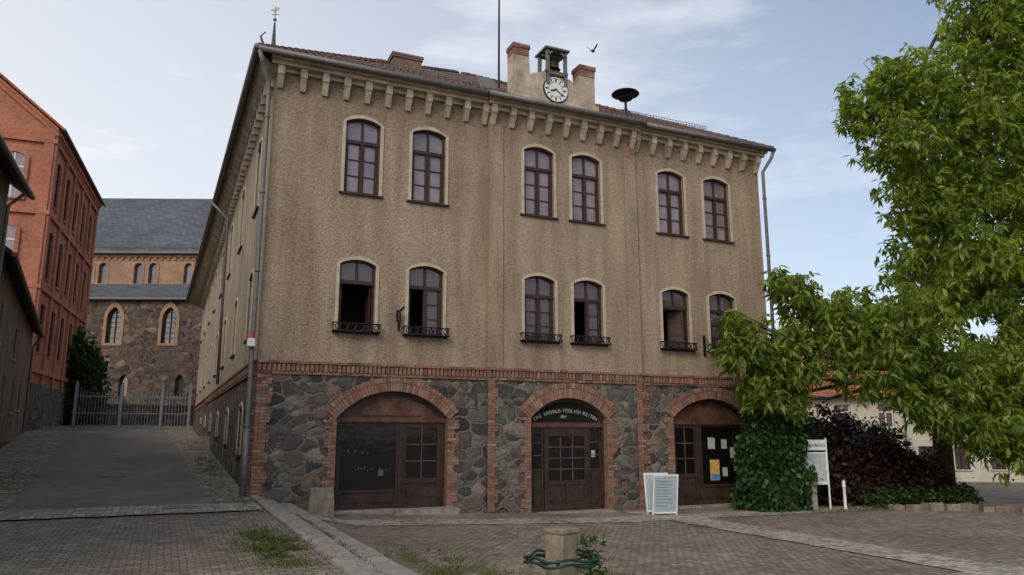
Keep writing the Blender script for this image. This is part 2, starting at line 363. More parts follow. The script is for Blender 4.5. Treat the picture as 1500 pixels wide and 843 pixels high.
# tilted sash in the opened window
rot=Matrix.Rotation(R(-52),3,'Z')
for dx in(-.24,.24): F.obox(Vector((13.2,.3,5.4))+rot@Vector((dx,0,0)),(.03,.02,.62),rot)
for dz in(-.6,-.2,.2,.6): F.obox(Vector((13.2,.3,5.4+dz)),(.24,.018,.02),rot)
G.obox((13.2,.3,5.4),(.22,.004,.58),rot,1)
F.obj('window_frames',['wood'],TH);T.obj('window_surrounds',['trim'],TH);G.obj('window_panes',['glass','glass_d'],TH)
# iron window guards
b=MB()
for xc,w in WX:
    y=(-.12 if 6.25<xc<11.5 else 0.); x0=xc-w/2-.05;x1=xc+w/2+.05;z=4.68
    for zz in(z,z+.21):
        b.tube([(x0,y-.02,zz),(x0,y-.2,zz),(x1,y-.2,zz),(x1,y-.02,zz)],.019,6)
    k=12
    for i in range(k+1):
        x=x0+(x1-x0)*i/k; b.tube([(x,y-.2,z),(x+.04*(1 if i%2 else -1),y-.2,z+.105),(x,y-.2,z+.21)],.013,5)
    for i in range(6):
        x=x0+(x1-x0)*(i+.5)/6
        b.tube([(x+.065*math.cos(t),y-.2,z+.105+.065*math.sin(t)) for t in [j*math.pi/5 for j in range(11)]],.013,5,caps=False)
    b.box(x0,x1,y-.19,y-.03,z-.012,z-.002)
b.obj('window_guards',['iron'],TH)
# interior backing, coloured near-black to paint in the shade of unlit rooms
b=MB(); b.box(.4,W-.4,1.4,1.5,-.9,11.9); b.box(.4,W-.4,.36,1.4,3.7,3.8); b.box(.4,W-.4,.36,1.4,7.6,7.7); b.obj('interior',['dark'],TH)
# side / back walls
S=Matrix.Rotation(R(-90),4,'Z')
LEN=42
sw=MB(S); sst=MB(S); F=MB(S);T=MB(S);G=MB(S)
sy=[3.0+5.2*i for i in range(8)]
hs=[hole(-y,1.25,*r) for y in sy for r in(UP,LO)]
sw.poly([(-LEN,3.85),(-.352,3.85),(-.352,12.05),(-LEN,12.05)],hs,0,.35)
ghs=[hole(-y,1.15,1.3+.041*y,2.9,.14) for y in sy if y<30]
sst.poly([(-LEN,-1.4),(-.352,-1.4),(-.352,3.5),(-LEN,3.5)],ghs,-.05,.35)
for y in sy:
    window(F,T,G,-y,1.25,*UP,0,'cc',0); window(F,T,G,-y,1.25,*LO,0,'cc',1)
    if y<30: window(F,T,G,-y,1.15,1.3+.041*y,2.9,-.05,'cc',1,rows=2)
sw.obj('side_wall',['plaster_s'],TH); sst.obj('side_wall_stone',['stone'],TH)
F.obj('side_window_frames',['wood'],TH);T.obj('side_window_surrounds',['trim'],TH);G.obj('side_window_panes',['glass','glass_d'],TH)
b=MB(); b.box(W-.35,W-.002,.352,LEN,-1.4,12.05); b.box(.352,W-.352,LEN-.3,LEN,-1.4,12.05); b.obj('rear_walls',['plaster'],TH)
# brick work
BK=MB(); BB=MB()
def brick(x0,x1,y,z0,z1,dep=.12,rot=None):
    j=random.uniform(-.006,.006); BK.box(x0,x1,y+j,y+dep,z0,z1)
for (x0,x1,z0,zs,ri,th),(sa,sb,y) in zip(DO,secs):
    w=x1-x0; Rr=(w*w/4+ri*ri)/(2*ri); cz=zs+ri-Rr; h=math.asin(w/2/Rr); xc=(x0+x1)/2; yf=y-.05
    inner=arch(x0,x1,zs,zs,ri,20)[1:-1]
    ho=h+.02; outer=[(xc+(Rr+th)*math.sin(-ho+2*ho*i/20),cz+(Rr+th)*math.cos(-ho+2*ho*i/20)) for i in range(21)]
    BB.poly(outer+inner[::-1],[],yf-.01,.3)
    for row,(ra,rb) in enumerate(((Rr+.004,Rr+th*.62),(Rr+th*.64,Rr+th))):
        n=int(2*ho*Rr/.082); 
        for i in range(n):
            a=-ho+2*ho*(i+.5)/n; hw=ho/n*(ra+rb)/2-.006; rm=(ra+rb)/2
            BK.obox((xc+rm*math.sin(a),yf+.045+random.uniform(-.006,.006),cz+rm*math.cos(a)),(hw,.08,(rb-ra)/2-.004),Matrix.Rotation(a+random.uniform(-.01,.01),3,'Y'))
    for sgn,xe in((-1,x0),(1,x1)):
        a,c=sorted((xe,xe+sgn*.2)); BB.box(a,c,yf-.01,.3,z0-.5,zs+.02)
        z=z0-.3;i=0
        while z<zs-.04:
            wd=.2 if (i//3)%2 else .33
            wd+=random.uniform(-.03,.03); l=.12 if i%2 else .25; s=0
            while s<wd-.03:
                e=min(s+l,wd); p,q=sorted((xe+sgn*(s+.004),xe+sgn*(e-.006))); brick(p,q,yf-.035,z,z+.07); s=e; l=.25
            z+=.081;i+=1
# corner quoins + section strips
for xa,xb,y,z0 in((0,.34,-.05,.1),(6.25,6.52,-.17,-.6),(11.25,11.5,-.17,-.6),(11.52,11.72,-.05,-.6),(W-.3,W,-.05,-.6)):
    BB.box(xa+.004,xb-.05,y-.01,.1,z0-.6,3.5); z=z0-.5;i=0
    while z<3.44:
        ext=.1 if (i//3)%2 else 0; a=xa;lim=xb+ext-.05
        if xa>16: a=xa-ext; lim=xb
        l=.12 if i%2 else .25
        while a<lim-.03:
            e=min(a+l,lim); brick(a+.004,e-.006,y-.035,z,z+.07); a=e; l=.25
        z+=.081;i+=1
z=-.3;i=0     # quoin on the side face
while z<3.44:
    ext=.42 if (i//3)%2 else .28
    BK.box(-.085,.0,-.02,ext-.2,z,z+.07); BK.box(-.083,.0,ext-.19,ext,z,z+.07); z+=.081;i+=1
# dentil belt
for a,c,y in secs:
    BB.box(a-.002,c+.002,y-.07,.3,3.5,3.85)
    x=a
    while x<c-.02:
        brick(x,min(x+.245,c),y-.15,3.775,3.845); brick(x+.1,min(x+.34,c),y-.10,3.502,3.565); x+=.255
    x=a+.01
    while x<c-.08: brick(x,x+.072,y-.125,3.575,3.765); x+=.118
y=.0
while y<LEN-.3:
    BK.box(-.15,0,y,y+.245,3.775,3.845); BK.box(-.10,0,y,y+.245,3.502,3.565); y+=.255
y=.02
while y<24: BK.box(-.125,0,y,y+.072,3.575,3.765); y+=.118
BB.box(-.07,-.003,.3,LEN,3.5,3.85)
# fallen plaster patches showing brick under the eaves
for (x0,x1,z0,z1,y) in((10.1,11.3,11.42,11.72,-.118),(11.1,11.48,10.9,11.4,-.165),(15.7,16.3,11.45,11.7,.002),(5.7,6.2,11.5,11.72,.002),(9.9,10.3,11.2,11.45,-.118)):
    z=z0;i=0
    while z<z1:
        x=x0+random.uniform(0,.2)
        while x<x1-random.uniform(0,.25): brick(x,x+.22,y-.012,z,z+.068,.03); x+=.23
        z+=.08;i+=1
BK.obj('brick_trim',['lb'],TH); BB.obj('brick_backing',['brick'],TH)
# cornice with corbels
b=MB()
for a,c,y in secs:
    aa=a-(.12 if a<1 else 0); cc=c+(.12 if c>16.5 else 0)
    mid=(a>6 and c<12)
    if mid: aa-=.06;cc+=.06
    b.box(aa,cc,y-.10,y+.0-.002,11.72,11.84); b.box(aa-.02,cc+.02,y-.27,y+.02,11.84,11.94); b.box(aa-.05,cc+.05,y-.4,y+.02,11.943,12.06)
    n=int((c-a)/.6); 
    for i in range(n+1):
        x=a+.12+(c-a-.24)*i/n
        if random.random()<.06: b.box(x-.085,x+.085,y-.2,y-.002,11.62,11.835); continue
        b.box(x-.09,x+.09,y-.24,y-.002,11.58,11.835); b.add([(x-.08,y-.22,11.58),(x+.08,y-.22,11.58),(x+.08,y-.002,11.58),(x-.08,y-.002,11.58),(x-.07,y-.07,11.24),(x+.07,y-.07,11.24),(x+.07,y-.002,11.24),(x-.07,y-.002,11.24)],[(0,1,5,4),(0,4,7,3),(1,2,6,5),(4,5,6,7)])
for yy in np.arange(.4,LEN,.62): b.box(-.2,-.002,yy-.08,yy+.08,11.4,11.84)
b.obj('cornice',['corn'],TH)
b=MB(); n=20
vs=[];
for i in range(n+1):
    y=-.4+(LEN+1.4)*i/n; e=-.47-.6*(i/n)**1.3
    vs+=[(-.002,y,11.62),(e*.45,y,11.75),(e*.8,y,11.93),(e,y,12.08)]
b.add(vs,[(i*4+k,i*4+k+1,i*4+k+5,i*4+k+4) for i in range(n) for k in range(3)]); b.obj('side_soffit',['corn'],TH)
# roof
b=MB()
RE=W+.35
t0=12.10; A=(-.5,-.47,t0);B=(RE,-.47,t0);C=(RE,LEN+1,t0);D=(-1.1,LEN+1,t0);r1=(8.5,8.6,17.4);r2=(8.5,34,17.4)
b.add([A,B,C,D,r1,r2],[(0,1,4),(1,2,5,4),(2,3,5),(3,0,4,5),(0,3,2,1)])
b.obj('roof',['tile'],TH)
b=MB()
for P0,P1 in((A,r1),(B,r1)):
    P0=Vector(P0);P1=Vector(P1);L=(P1-P0).length;k=int(L/.33);d=(P1-P0).normalized()
    for i in range(k): b.tube([P0+d*(i*.33),P0+d*(i*.33+.37)],[.12,.09],8)
sl=(17.4-t0)/9.07
for i in range(86):      # tile rolls on the front slope
    x=-.3+i*.206; m_=min(x+.5,RE-x)-.15; m_=min(m_,2.4)
    if m_>.1:
        y=-.5;r=0
        while y<-.47+m_:
            z=t0+(y+.47)*sl+.02+.012*(r%2)+random.uniform(-.01,.01); b.tube([(x,y,z),(x,y+.33,z+.33*sl)],[.062,.048],6); y+=.33;r+=1
b.obj('roof_tiles',['tile'],TH)
b=MB()
def gutter(p0,p1): b.tube([p0,p1],.085,10)
gutter((-.55,-.5,12.06),(6.2,-.5,12.06)); gutter((6.1,-.62,12.03),(11.65,-.62,12.03)); gutter((11.55,-.5,12.06),(RE+.05,-.5,12.06))
b.tube([(-.57,-.55,12.08),(-.75,12,12.08),(-1.18,LEN+1,12.08)],.085,8)
b.tube([(-.5,-.5,12.0),(-.4,-.4,11.75),(-.19,-.16,11.3),(-.17,-.16,10.9),(-.17,-.16,.9),(-.19,-.2,.45)],.06,10)
for z in(10.3,8.2,6.1,4.1,2.2): b.tube([(-.17,-.16,z-.03),(-.17,-.16,z+.03)],.075,10)
b.tube([(-.17,-.16,.5),(-.17,-.16,2.1)],.075,10)
b.tube([(RE,-.5,12.0),(RE-.05,-.4,11.75),(W+.12,-.14,11.3),(W+.12,-.14,-.4)],.06,10)
for z in(10.3,8.2,6.1,4.1,2.2): b.tube([(W+.12,-.14,z-.03),(W+.12,-.14,z+.03)],.075,10)
b.tube([(-1.0,14,11.95),(-.2,14,11.2),(-.13,14,4)],.06,8)
b.obj('gutters_and_downpipes',['metal'],TH,True)
b=MB()  # snow guards
for xa,xb,y in((3.0,6.6,1.0),(11.6,15.3,.7)):
    z=t0+(y+.47)*sl
    for zz in(.12,.2,.28): b.tube([(xa,y,z+zz),(xb,y,z+zz)],.011,5)
    x=xa
    while x<=xb: b.tube([(x,y,z-.05),(x,y,z+.3)],.009,5); x+=.12
b.obj('snow_guards',['metal'],TH)
b=MB(); b.obox((6.6,.9,13.1),(.3,.3,.03),Matrix.Rotation(R(55),3,'X')); b.obj('roof_hatch',['metal'],TH)
# stepped clock gable
b=MB(); y0,y1=-.2,.25; q=-.27
b.poly([(6.98,12.06),(10.12,12.06),(10.12,12.5),(9.98,12.55),(9.98,13.75+q),(9.42,13.75+q),(9.42,13.42+q),(9.2,13.36+q),(9.1,13.5+q),(8.1,13.62+q),(7.62,13.42+q),(7.58,14.0+q),(7.04,14.0+q),(7.04,12.55),(6.98,12.5)],[],y0,y1,0)
b.box(6.9,10.2,y0-.1,y1+.02,12.065,12.2,0)
b.box(7.75,9.3,y0-.04,y0+.1,12.25,12.31)
for xa,xb,zt in((7.04,7.58,14.0+q),(9.42,9.98,13.75+q)):
    for k in range(5):
        o=.03 if k in(3,4) else 0
        for q2 in range(2):
            xm=xa+(xb-xa)*(.5 if k%2 else .38)
            b.box((xa-o) if q2==0 else xm+.005,xm-.005 if q2==0 else xb+o,y0-.02-o,y1+.02+o,zt+k*.075+.002,zt+k*.075+.07,1)
    b.box(xa+.02,xb-.02,y0,y1,zt,zt+.34,2)
b.obj('clock_gable',['corn','lb','mortar'],TH)
CX=Matrix.Translation((8.52,-.2,12.78))@Matrix.Rotation(R(90),4,'X')
b=MB(CX)
b.lathe((0,0,0),[(0,.03),(.38,.03),(.38,.05),(.42,.05),(.44,.02),(.44,-.02)],40)
b.obj('clock_face',['white'],TH)
b=MB(CX)
b.lathe((0,0,0),[(.415,.052),(.425,.058),(.445,.03),(.45,-.01)],40)
b.lathe((0,0,0),[(.25,.033),(.255,.035),(.26,.033)],40)
for k in range(12):
    a=k*math.pi/6; b.obox((.32*math.sin(a),.32*math.cos(a),.036),(.014 if k%3 else .024,.045,.004),Matrix.Rotation(-a,3,'Z'))
for ang,l,w in((R(250),.2,.022),(R(126),.31,.015)):
    b.obox((l*.42*math.sin(ang),l*.42*math.cos(ang),.045),(w,l*.58,.004),Matrix.Rotation(-ang,3,'Z'))
b.obj('clock_hands_and_numerals',['iron'],TH)
# bell frame
b=MB(); cx,cy,z0=8.55,.05,13.26
for sx in(-.32,.32):
    for s2 in(-.28,.28): b.box(cx+sx-.05,cx+sx+.05,cy+s2-.05,cy+s2+.05,z0-.3,z0+.86)
    b.box(cx+sx-.06,cx+sx+.06,cy-.36,cy+.36,z0+.05,z0+.14)
b.box(cx-.44,cx+.44,cy-.4,cy+.4,z0+.86,z0+.92); b.box(cx-.36,cx+.36,cy-.04,cy+.04,z0+.74,z0+.82)
for s2 in(-.3,.3): b.box(cx-.38,cx+.38,cy+s2-.04,cy+s2+.04,z0+.0,z0+.08)
b.box(cx-.38,cx+.38,cy-.33,cy+.33,z0+.1,z0+.13)
for sx in(-1,1): b.obox((cx+sx*.23,cy-.3,z0+.74),(.13,.03,.03),Matrix.Rotation(R(45*sx),3,'Y'))
b.obj('bell_frame',['metal'],TH)
b=MB(); b.lathe((cx,cy,z0+.32),[(0,.42),(.08,.42),(.13,.36),(.155,.2),(.2,.08),(.26,0),(.24,0),(.14,.2),(0,.3)],24); b.tube([(cx,cy,z0+.54),(cx,cy,z0+.28)],[.015,.03],8)
b.obj('bell',['brass'],TH,True)
b=MB(); b.box(4.25,5.25,3.7,4.3,13.8,14.9,0)
for k in range(2): b.box(4.2-.02*k,5.3+.02*k,3.66-.02*k,4.34+.02*k,14.905+k*.08,14.98+k*.08,0)
b.box(4.3,5.2,3.75,4.25,15.06,15.09,1)
for xx in(4.5,4.95): b.tube([(xx,4,15.05),(xx,4,15.2)],.09,8,1)
b.obj('chimney',['brick','sand'],TH)
b=MB(); b.tube([(7.5,2,13),(7.5,2,16.5),(7.5,2,21)],[.045,.035,.02],8); b.tube([(7.1,.5,12.5),(7.4,.6,13.2),(7.9,1.6,13.6)],.02,6); b.obj('antenna_mast',['iron'],TH)
b=MB(); c=(12.1,1.2,13.82)
b.lathe(c,[(0,.30),(.12,.29),(.2,.25),(.47,.15),(.5,.11),(.46,.09),(.2,.06),(.2,-.02),(.26,-.04),(.24,-.08),(.1,-.1),(.06,-.14)],26)
b.tube([(12.1,1.2,13.7),(12.1,1.2,12.8)],.045,8)
for a in(0,2.1,4.2): b.tube([(12.1,1.2,13.45),(12.1+.4*math.cos(a),1.2+.3*math.sin(a),12.95)],.018,6)
b.obj('siren',['iron'],TH,True)
# doors -------------------------------------------------------
def leaf(W_,G_,x0,x1,z0,z1,y,cols,rows,gfrac=.62,gi=0,st=.09):
    zg=z0+(z1-z0)*(1-gfrac)
    W_.box(x0,x0+st,y,y+.06,z0,z1);W_.box(x1-st,x1,y,y+.06,z0,z1)
    W_.box(x0+st,x1-st,y+.002,y+.06,z1-st,z1);W_.box(x0+st,x1-st,y+.002,y+.06,zg-st,zg);W_.box(x0+st,x1-st,y+.002,y+.06,z0,z0+st*1.6)
    W_.box(x0+st,x1-st,y+.03,y+.05,z0+st*1.6,zg-st)
    if gfrac<.9: W_.box(x0+st+.05,x1-st-.05,y+.01,y+.03,z0+st*1.6+.05,zg-st-.05)
    G_.box(x0+st,x1-st,y+.035,y+.04,zg,z1-st,gi)
    for k in range(1,cols): x=x0+st+(x1-x0-2*st)*k/cols; W_.box(x-.017,x+.017,y+.012,y+.05,zg,z1-st,1)
    for k in range(1,rows): z=zg+(z1-st-zg)*k/rows; W_.box(x0+st,x1-st,y+.016,y+.05,z-.016,z+.016,1)
Wd=MB();Gd=MB();Ld=MB()
def lunette(d,yd,zt):
    x0,x1,z0,zs,ri,th=d
    Ld.poly(arch(x0+.06,x1-.06,zt,zs-.02,ri-.05,18),[],yd+.03,yd+.06)
    Wd.poly(arch(x0-.02,x1+.02,zt,zs,ri,18)+arch(x0+.1,x1-.1,zt,zs-.02,ri-.08,18)[::-1],[],yd-.02,yd+.08)
    Wd.box(x0-.02,x1+.02,yd-.05,yd+.08,zt-.12,zt,1)
    Wd.box(x0-.02,x0+.09,yd-.021,yd+.08,z0,zt-.12);Wd.box(x1-.09,x1+.02,yd-.021,yd+.08,z0,zt-.12)
yd=.14
lunette(DO[0],yd,2.42); x0,x1=2.14,5.01
leaf(Wd,Gd,x0,3.78,.06,2.3,yd,1,1,.78,0,.07); leaf(Wd,Gd,3.86,x1,.06,2.3,yd,2,3,.66,0,.14)
Wd.box(3.78,3.86,yd-.03,yd+.08,.03,2.3)
Ld.poly(arch(2.75,4.4,2.48,2.62,.3,12),[],yd+.0,yd+.028)
Wd.tube([(3.93,yd-.05,1.1),(3.93,yd-.05,1.3)],.015,6)
lunette(DO[1],yd-.1,2.3)
y2=yd-.1
leaf(Wd,Gd,7.69,8.12,-.2,2.18,y2+.02,1,3,.5,0,.06); leaf(Wd,Gd,9.63,10.06,-.2,2.18,y2+.02,1,3,.5,0,.06)
leaf(Wd,Gd,8.14,9.61,-.2,2.05,y2-.02,3,4,.62,0,.13); Wd.box(8.12,9.63,y2-.01,y2+.06,2.05,2.18)
Wd.box(8.83,8.92,y2-.035,y2-.02,-.2,.6)
lunette(DO[2],yd,2.4)
leaf(Wd,Gd,12.78,13.75,-.22,2.28,yd,2,3,.62,0,.12); Wd.box(13.75,13.85,yd-.03,yd+.08,-.25,2.28); leaf(Wd,Gd,13.85,15.66,-.22,2.28,yd,1,1,.76,0,.08)
Wd.obj('door_frames',['door','lun'],TH);Gd.obj('door_glass',['black'],TH);Ld.obj('door_lunettes',['lun'],TH)
b=MB(); b.poly(arch(7.78,9.97,2.34,2.5,.42,16),[],y2-.0,y2+.029); b.obj('lunette_board',['dark'],TH)
b=MB()
b.poly([(14.25,.5),(14.62,.5),(14.62,1.15),(14.25,1.15)],[],yd+.02,yd+.03,0); b.box(14.27,14.6,yd+.012,yd+.019,.53,.7,1); b.box(14.27,14.6,yd+.014,yd+.019,.9,1.12,2)
for x,z,w,h in((14.2,1.5,.28,.36),(14.75,.62,.2,.28),(14.75,1.5,.22,.3),(15.1,1.2,.24,.34),(15.35,.6,.2,.5)): b.box(x,x+w,yd+.018,yd+.03,z,z+h,3)
b.box(3.25,3.38,yd+.018,yd+.03,.9,1.06,4); b.box(9.75,9.88,y2+.045,y2+.05,1.3,1.5,3)
for k in range(18):
    x=random.uniform(2.4,3.5); z=1.0+.45*random.randint(0,1)+random.uniform(0,.1); b.box(x,x+.025,yd+.03,yd+.034,z,z+random.uniform(.02,.07),4)
b.obj('posters',['yellow','blue','yellow','paper','dim'],TH)
b=MB(); b.box(3.6,5.35,-.45,.2,-.25,.045); b.box(7.5,10.25,-.5,.1,-.6,-.21); b.box(12.6,15.85,-.35,.2,-.6,-.24); b.box(2.05,3.6,-.02,.2,-.4,.055); b.obj('door_steps',['granite'],TH)
def letters(txt,xc,zc,Rr,size,y,parent,spacing,mat):
    n=len(txt)
    for i,ch in enumerate(txt):
        if ch==' ': continue
        a=(i-(n-1)/2)*spacing/Rr
        cu=bpy.data.curves.new('letter','FONT'); cu.body=ch; cu.size=size*random.uniform(.92,1.1); cu.align_x='CENTER'; cu.extrude=.002; cu.materials.append(M[mat])
        o=bpy.data.objects.new('letter',cu); sc.collection.objects.link(o)
        o.matrix_world=Matrix.Translation((xc+Rr*math.sin(a),y,zc-Rr+Rr*math.cos(a)))@Matrix.Rotation(a+random.uniform(-.08,.08),4,'Y')@Matrix.Rotation(R(90),4,'X')
        mw=o.matrix_world.copy(); o.parent=parent; o.matrix_parent_inverse=Matrix.Translation(-Vector(parent.location)); o.matrix_basis=mw
letters('DAS RATHAUS MÖGLICH KEITEN',8.87,2.62,2.3,.15,y2-.006,TH,.083,'paper')
letters('der',8.8,2.45,50,.14,y2-.006,TH,.07,'paper')
# wall fittings
b=MB()
for x,y,z in((3.62,0,4.95),):
    b.tube([(x,y-.02,z+.32),(x,y-.1,z+.3),(x,y-.13,z+.1),(x,y-.09,z-.2)],[.03,.06,.05,.025],8); b.box(x-.05,x+.05,y-.05,y-.001,z+.1,z+.4); b.tube([(x-.02,y-.05,z+.3),(x+.08,y-.3,z+.45)],[.025,.03],8)
b.tube([(14.1,-.02,4.6),(14.1,-.5,4.75),(14.1,-.55,5.1)],.025,8); b.tube([(14.1,-.02,5.1),(14.1,-.5,4.75)],.015,6); b.box(14.06,14.14,-.04,-.001,4.5,5.2)
b.obj('flag_holders',['iron'],TH)
b=MB(); b.box(-.30,-.12,-.3,-.1,4.15,4.35,0); b.tube([(-.2,-.2,4.35),(-.2,-.2,4.5)],[.06,.045],12,1); b.obj('alarm_beacon',['white','red'],TH)
b=MB(); b.tube([(-.35,-.4,12.05),(-.5,-.5,12.4),(-.38,-.5,12.55)],[.05,.03,.02],6); b.obj('gutter_finial',['metal'],TH)

# ---------------------------------------------------------------- generic gabled house
def house(name,p,ang,L,Wd_,z0,ze,rise,mw,mr,wins=[],arched=False,mframe='white',over=.45,mbase=None,basez=0,mtrim='trim',gable=True):
    E=empty(name,(p[0],p[1],z0)); X=Matrix.Translation((p[0],p[1],0))@Matrix.Rotation(R(ang),4,'Z')
    b=MB(X); hs=[arch(x-w/2,x+w/2,a,c-.18,.17) if arched else [(x-w/2,a),(x+w/2,a),(x+w/2,c),(x-w/2,c)] for x,w,a,c in wins]
    b.poly([(0,z0-2),(L,z0-2),(L,ze),(0,ze)],hs,0,.3); 
    b.box(0.001,L-.001,.302,Wd_,z0-2,ze)
    b.add([(0.001,0,ze),(.001,Wd_,ze),(.001,Wd_/2,ze+rise),(L-.001,0,ze),(L-.001,Wd_,ze),(L-.001,Wd_/2,ze+rise)],[(0,1,2),(3,5,4),(0,2,5,3),(1,4,5,2)])
    b.obj('walls',[mw],E)
    b=MB(X); t=.18; s=rise/(Wd_/2); o=over
    for sg in(0,1):
        f=lambda y:(y if sg==0 else Wd_-y)
        pts=[(-o,f(-o),ze-o*s+.03),(L+o,f(-o),ze-o*s+.03),(L+o,f(Wd_/2),ze+rise+.03),(-o,f(Wd_/2),ze+rise+.03)]
        b.add(pts+[(a,c,d+t) for a,c,d in pts],[(0,1,2,3),(4,5,6,7),(0,1,5,4),(1,2,6,5),(2,3,7,6),(3,0,4,7)])
    b.tube([(-o,Wd_/2,ze+rise+t+.05),(L+o,Wd_/2,ze+rise+t+.05)],.12,8)
    b.obj('roof',[mr],E)
    b=MB(X); b.tube([(-o,-o-.08,ze-o*s+.08),(L+o,-o-.08,ze-o*s+.08)],.08,8); b.tube([(L-.3,-o,ze-o*s),(L-.3,-.1,ze-.9),(L-.3,-.1,z0)],.06,8); b.obj('gutter',['metal'],E)
    F=MB(X);G=MB(X);T=MB(X)
    for x,w,a,c in wins:
        G.box(x-w/2-.02,x+w/2+.02,.2,.22,a-.02,c+.02)
        F.box(x-w/2,x-w/2+.07,.13,.2,a,c);F.box(x+w/2-.07,x+w/2,.13,.2,a,c);F.box(x-.035,x+.035,.125,.2,a,c)
        zt=a+(c-a)*.68;F.box(x-w/2,x+w/2,.12,.2,zt-.04,zt+.04);F.box(x-w/2,x+w/2,.121,.2,a,a+.07)
        T.box(x-w/2-.1,x+w/2+.1,-.08,.12,a-.1,a-.001)
    if wins: F.obj('window_frames',[mframe],E);G.obj('window_panes',['glass_d'],E);T.obj('window_sills',[mtrim],E)
    if mbase:
        b=MB(X); b.box(-.05,L+.05,-.08,-.001,z0-2,basez); b.box(-.08,-.001,-.08,Wd_,z0-2,basez); b.obj('plinth',[mbase],E)
    return E,X
# left street side
house('plaster_house',(-7.4,-14),90,23,9,.4,10.3,3.2,'oldpl','tiled',[(21,1.,2,3.6),(17,1.,2,3.6),(21,1.,6,7.6),(17,1.,6,7.6)],over=.55,mframe='wood')  # near end lengthened out of view to shade the plaza
house('plaster_house',(-7.6,9.6),95.2,25,8,.9,8.1,2.6,'oldpl','tiled',[(4,1.,2.6,4.2),(9,1.,2.8,4.4),(14,1.,3.,4.6),(19,1.,3.2,4.8),(4,.9,5.4,6.8),(12,.9,5.4,6.8)],over=.45,mframe='wood',mbase='stone',basez=1.6)
wins=[]
for fl in(7.3,12.3,17.3):
    for x in(2.2,5.6,9.0,12.4,15.8): wins.append((x,1.35,fl,fl+3.3))
E,X=house('red_brick_building',(-10.3,37),86.2,18,12,1.5,22.6,4.9,'redbrick','orange',wins,True,'wood',.5,'stone',5.2,'redbrick')
b=MB(X)
for x in(0.2,3.9,7.3,10.7,14.1,17.8): b.box(x-.28,x+.28,-.16,-.001,5.2,22.0)
for z in(5.9,11.3,16.3,21.3):
    b.box(-.12,18.05,-.2,-.001,z,z+.3); b.box(-.2,-.001,-.2,12,z,z+.3)
b.box(-.1,18.05,-.32,-.001,21.9,22.3)
for x in np.arange(.3,17.9,.62): b.box(x-.12,x+.12,-.26,-.001,21.605,21.895)
for y in(0.3,4.1,7.9,11.7): b.box(-.17,-.001,y-.3,y+.3,5.2,22.6)
s=4.9/6
for sg in(0,1):   # raking cornice on the gable
    for (o,w,h) in((.3,.2,.35),(.1,.32,.2)):
        f=lambda y:(y if sg==0 else 12-y); y0,y1=-.2,6
        za=22.6+y0*s-o;zb=22.6+y1*s-o
        b.add([(-w,f(y0),za-h),(-w,f(y1),zb-h),(-w,f(y1),zb),(-w,f(y0),za),(0,f(y0),za-h),(0,f(y1),zb-h),(0,f(y1),zb),(0,f(y0),za)],[(0,1,2,3),(0,1,5,4),(3,2,6,7)])
b.obj('brick_piers_and_cornices',['redbrick'],E)
Xg=X@Matrix.Rotation(R(-90),4,'Z')
b=MB(Xg); g=MB(Xg)
for x in(-2.2,-6,-9.8):
    for z in(7.3,12.3,17.3):
        o=arch(x-.85,x+.85,z-.1,z+2.9,.5);i=arch(x-.6,x+.6,z,z+2.85,.3)
        b.poly(o,[i],-.14,-.001); g.poly(arch(x-.6,x+.6,z,z+2.85,.3),[],-.03,-.002,0); 
        g.box(x-.04,x+.04,-.07,-.03,z,z+3.1,1); g.box(x-.6,x+.6,-.068,-.03,z+2.1,z+2.2,1)
b.obj('gable_window_surrounds',['redbrick'],E); g.obj('gable_windows',['glass','white'],E)

# ---------------------------------------------------------------- right side houses
CAM=Vector((-2.03,-20,2.05)); fw=Vector((math.sin(R(24.5)),math.cos(R(24.5)),0)); rt=Vector((fw.y,-fw.x,0))
def CR(r,d): q=CAM+rt*r+fw*d; return (q.x,q.y)
def hwins(L,z,n): return [(L*(i+.5)/n,1.0,zz,zz+1.5) for i in range(n) for zz in(z+.9,z+3.6)]
zb=-1.3
house('townhouse',CR(17.5,50),-24.5,8.5,9,zb,4.6,3.8,'cream','orange',hwins(8.5,zb,3))
house('townhouse',CR(26.3,51),-24.5,9.5,9,zb,4.3,3.2,'cream','tile',hwins(9.5,zb,4),mframe='wood')
house('townhouse',CR(36,50),-26,10,9,zb,4.9,3.8,'cream','orange',hwins(10,zb,4),mframe='wood')
house('townhouse',CR(46.3,49),-30,12,9,zb,5.2,3.8,'white','tile',hwins(12,zb,4))

# ---------------------------------------------------------------- church
X=Matrix.Translation((*CR(-66,85),0))@Matrix.Rotation(R(-24.5+1.2),4,'Z'); CH=empty('church',(*CR(-45,88),2.5))
aw=[(R_+66,1.6,12.0,14.8) for R_ in(-58.3,-52,-45.7,-39.4,-33.1)]
b=MB(X); b.poly([(0,-1),(44,-1),(44,17.1),(0,17.1)],[pointed(x-w/2,x+w/2,a,c) for x,w,a,c in aw]+[pointed(x+1.2,x+2.2,6,7.6) for x,w,a,c in aw],0,.6); b.box(.01,43.99,1.5,5,-1,17.1); b.obj('aisle_wall',['stone_ch'],CH)
t=MB(X);g=MB(X)
for x,w,a,c in aw:
    o=pointed(x-w/2-.35,x+w/2+.35,a-.3,c+.05); i=pointed(x-w/2,x+w/2,a,c); t.poly(o,[i],-.08,.02)
    g.box(x-w/2,x+w/2,.5,.55,a,c+1.5); g.box(x-.05,x+.05,.4,.5,a,c+1.3,1)
    for zz in np.arange(a+.6,c+1,.6): g.box(x-w/2,x+w/2,.44,.5,zz,zz+.05,1)
    g.box(x+1.2,x+2.2,.5,.55,6,8.6)
NWs=[-58.5,-57,-51.9,-50.2,-45.9,-44.1,-39.8,-38,-33]
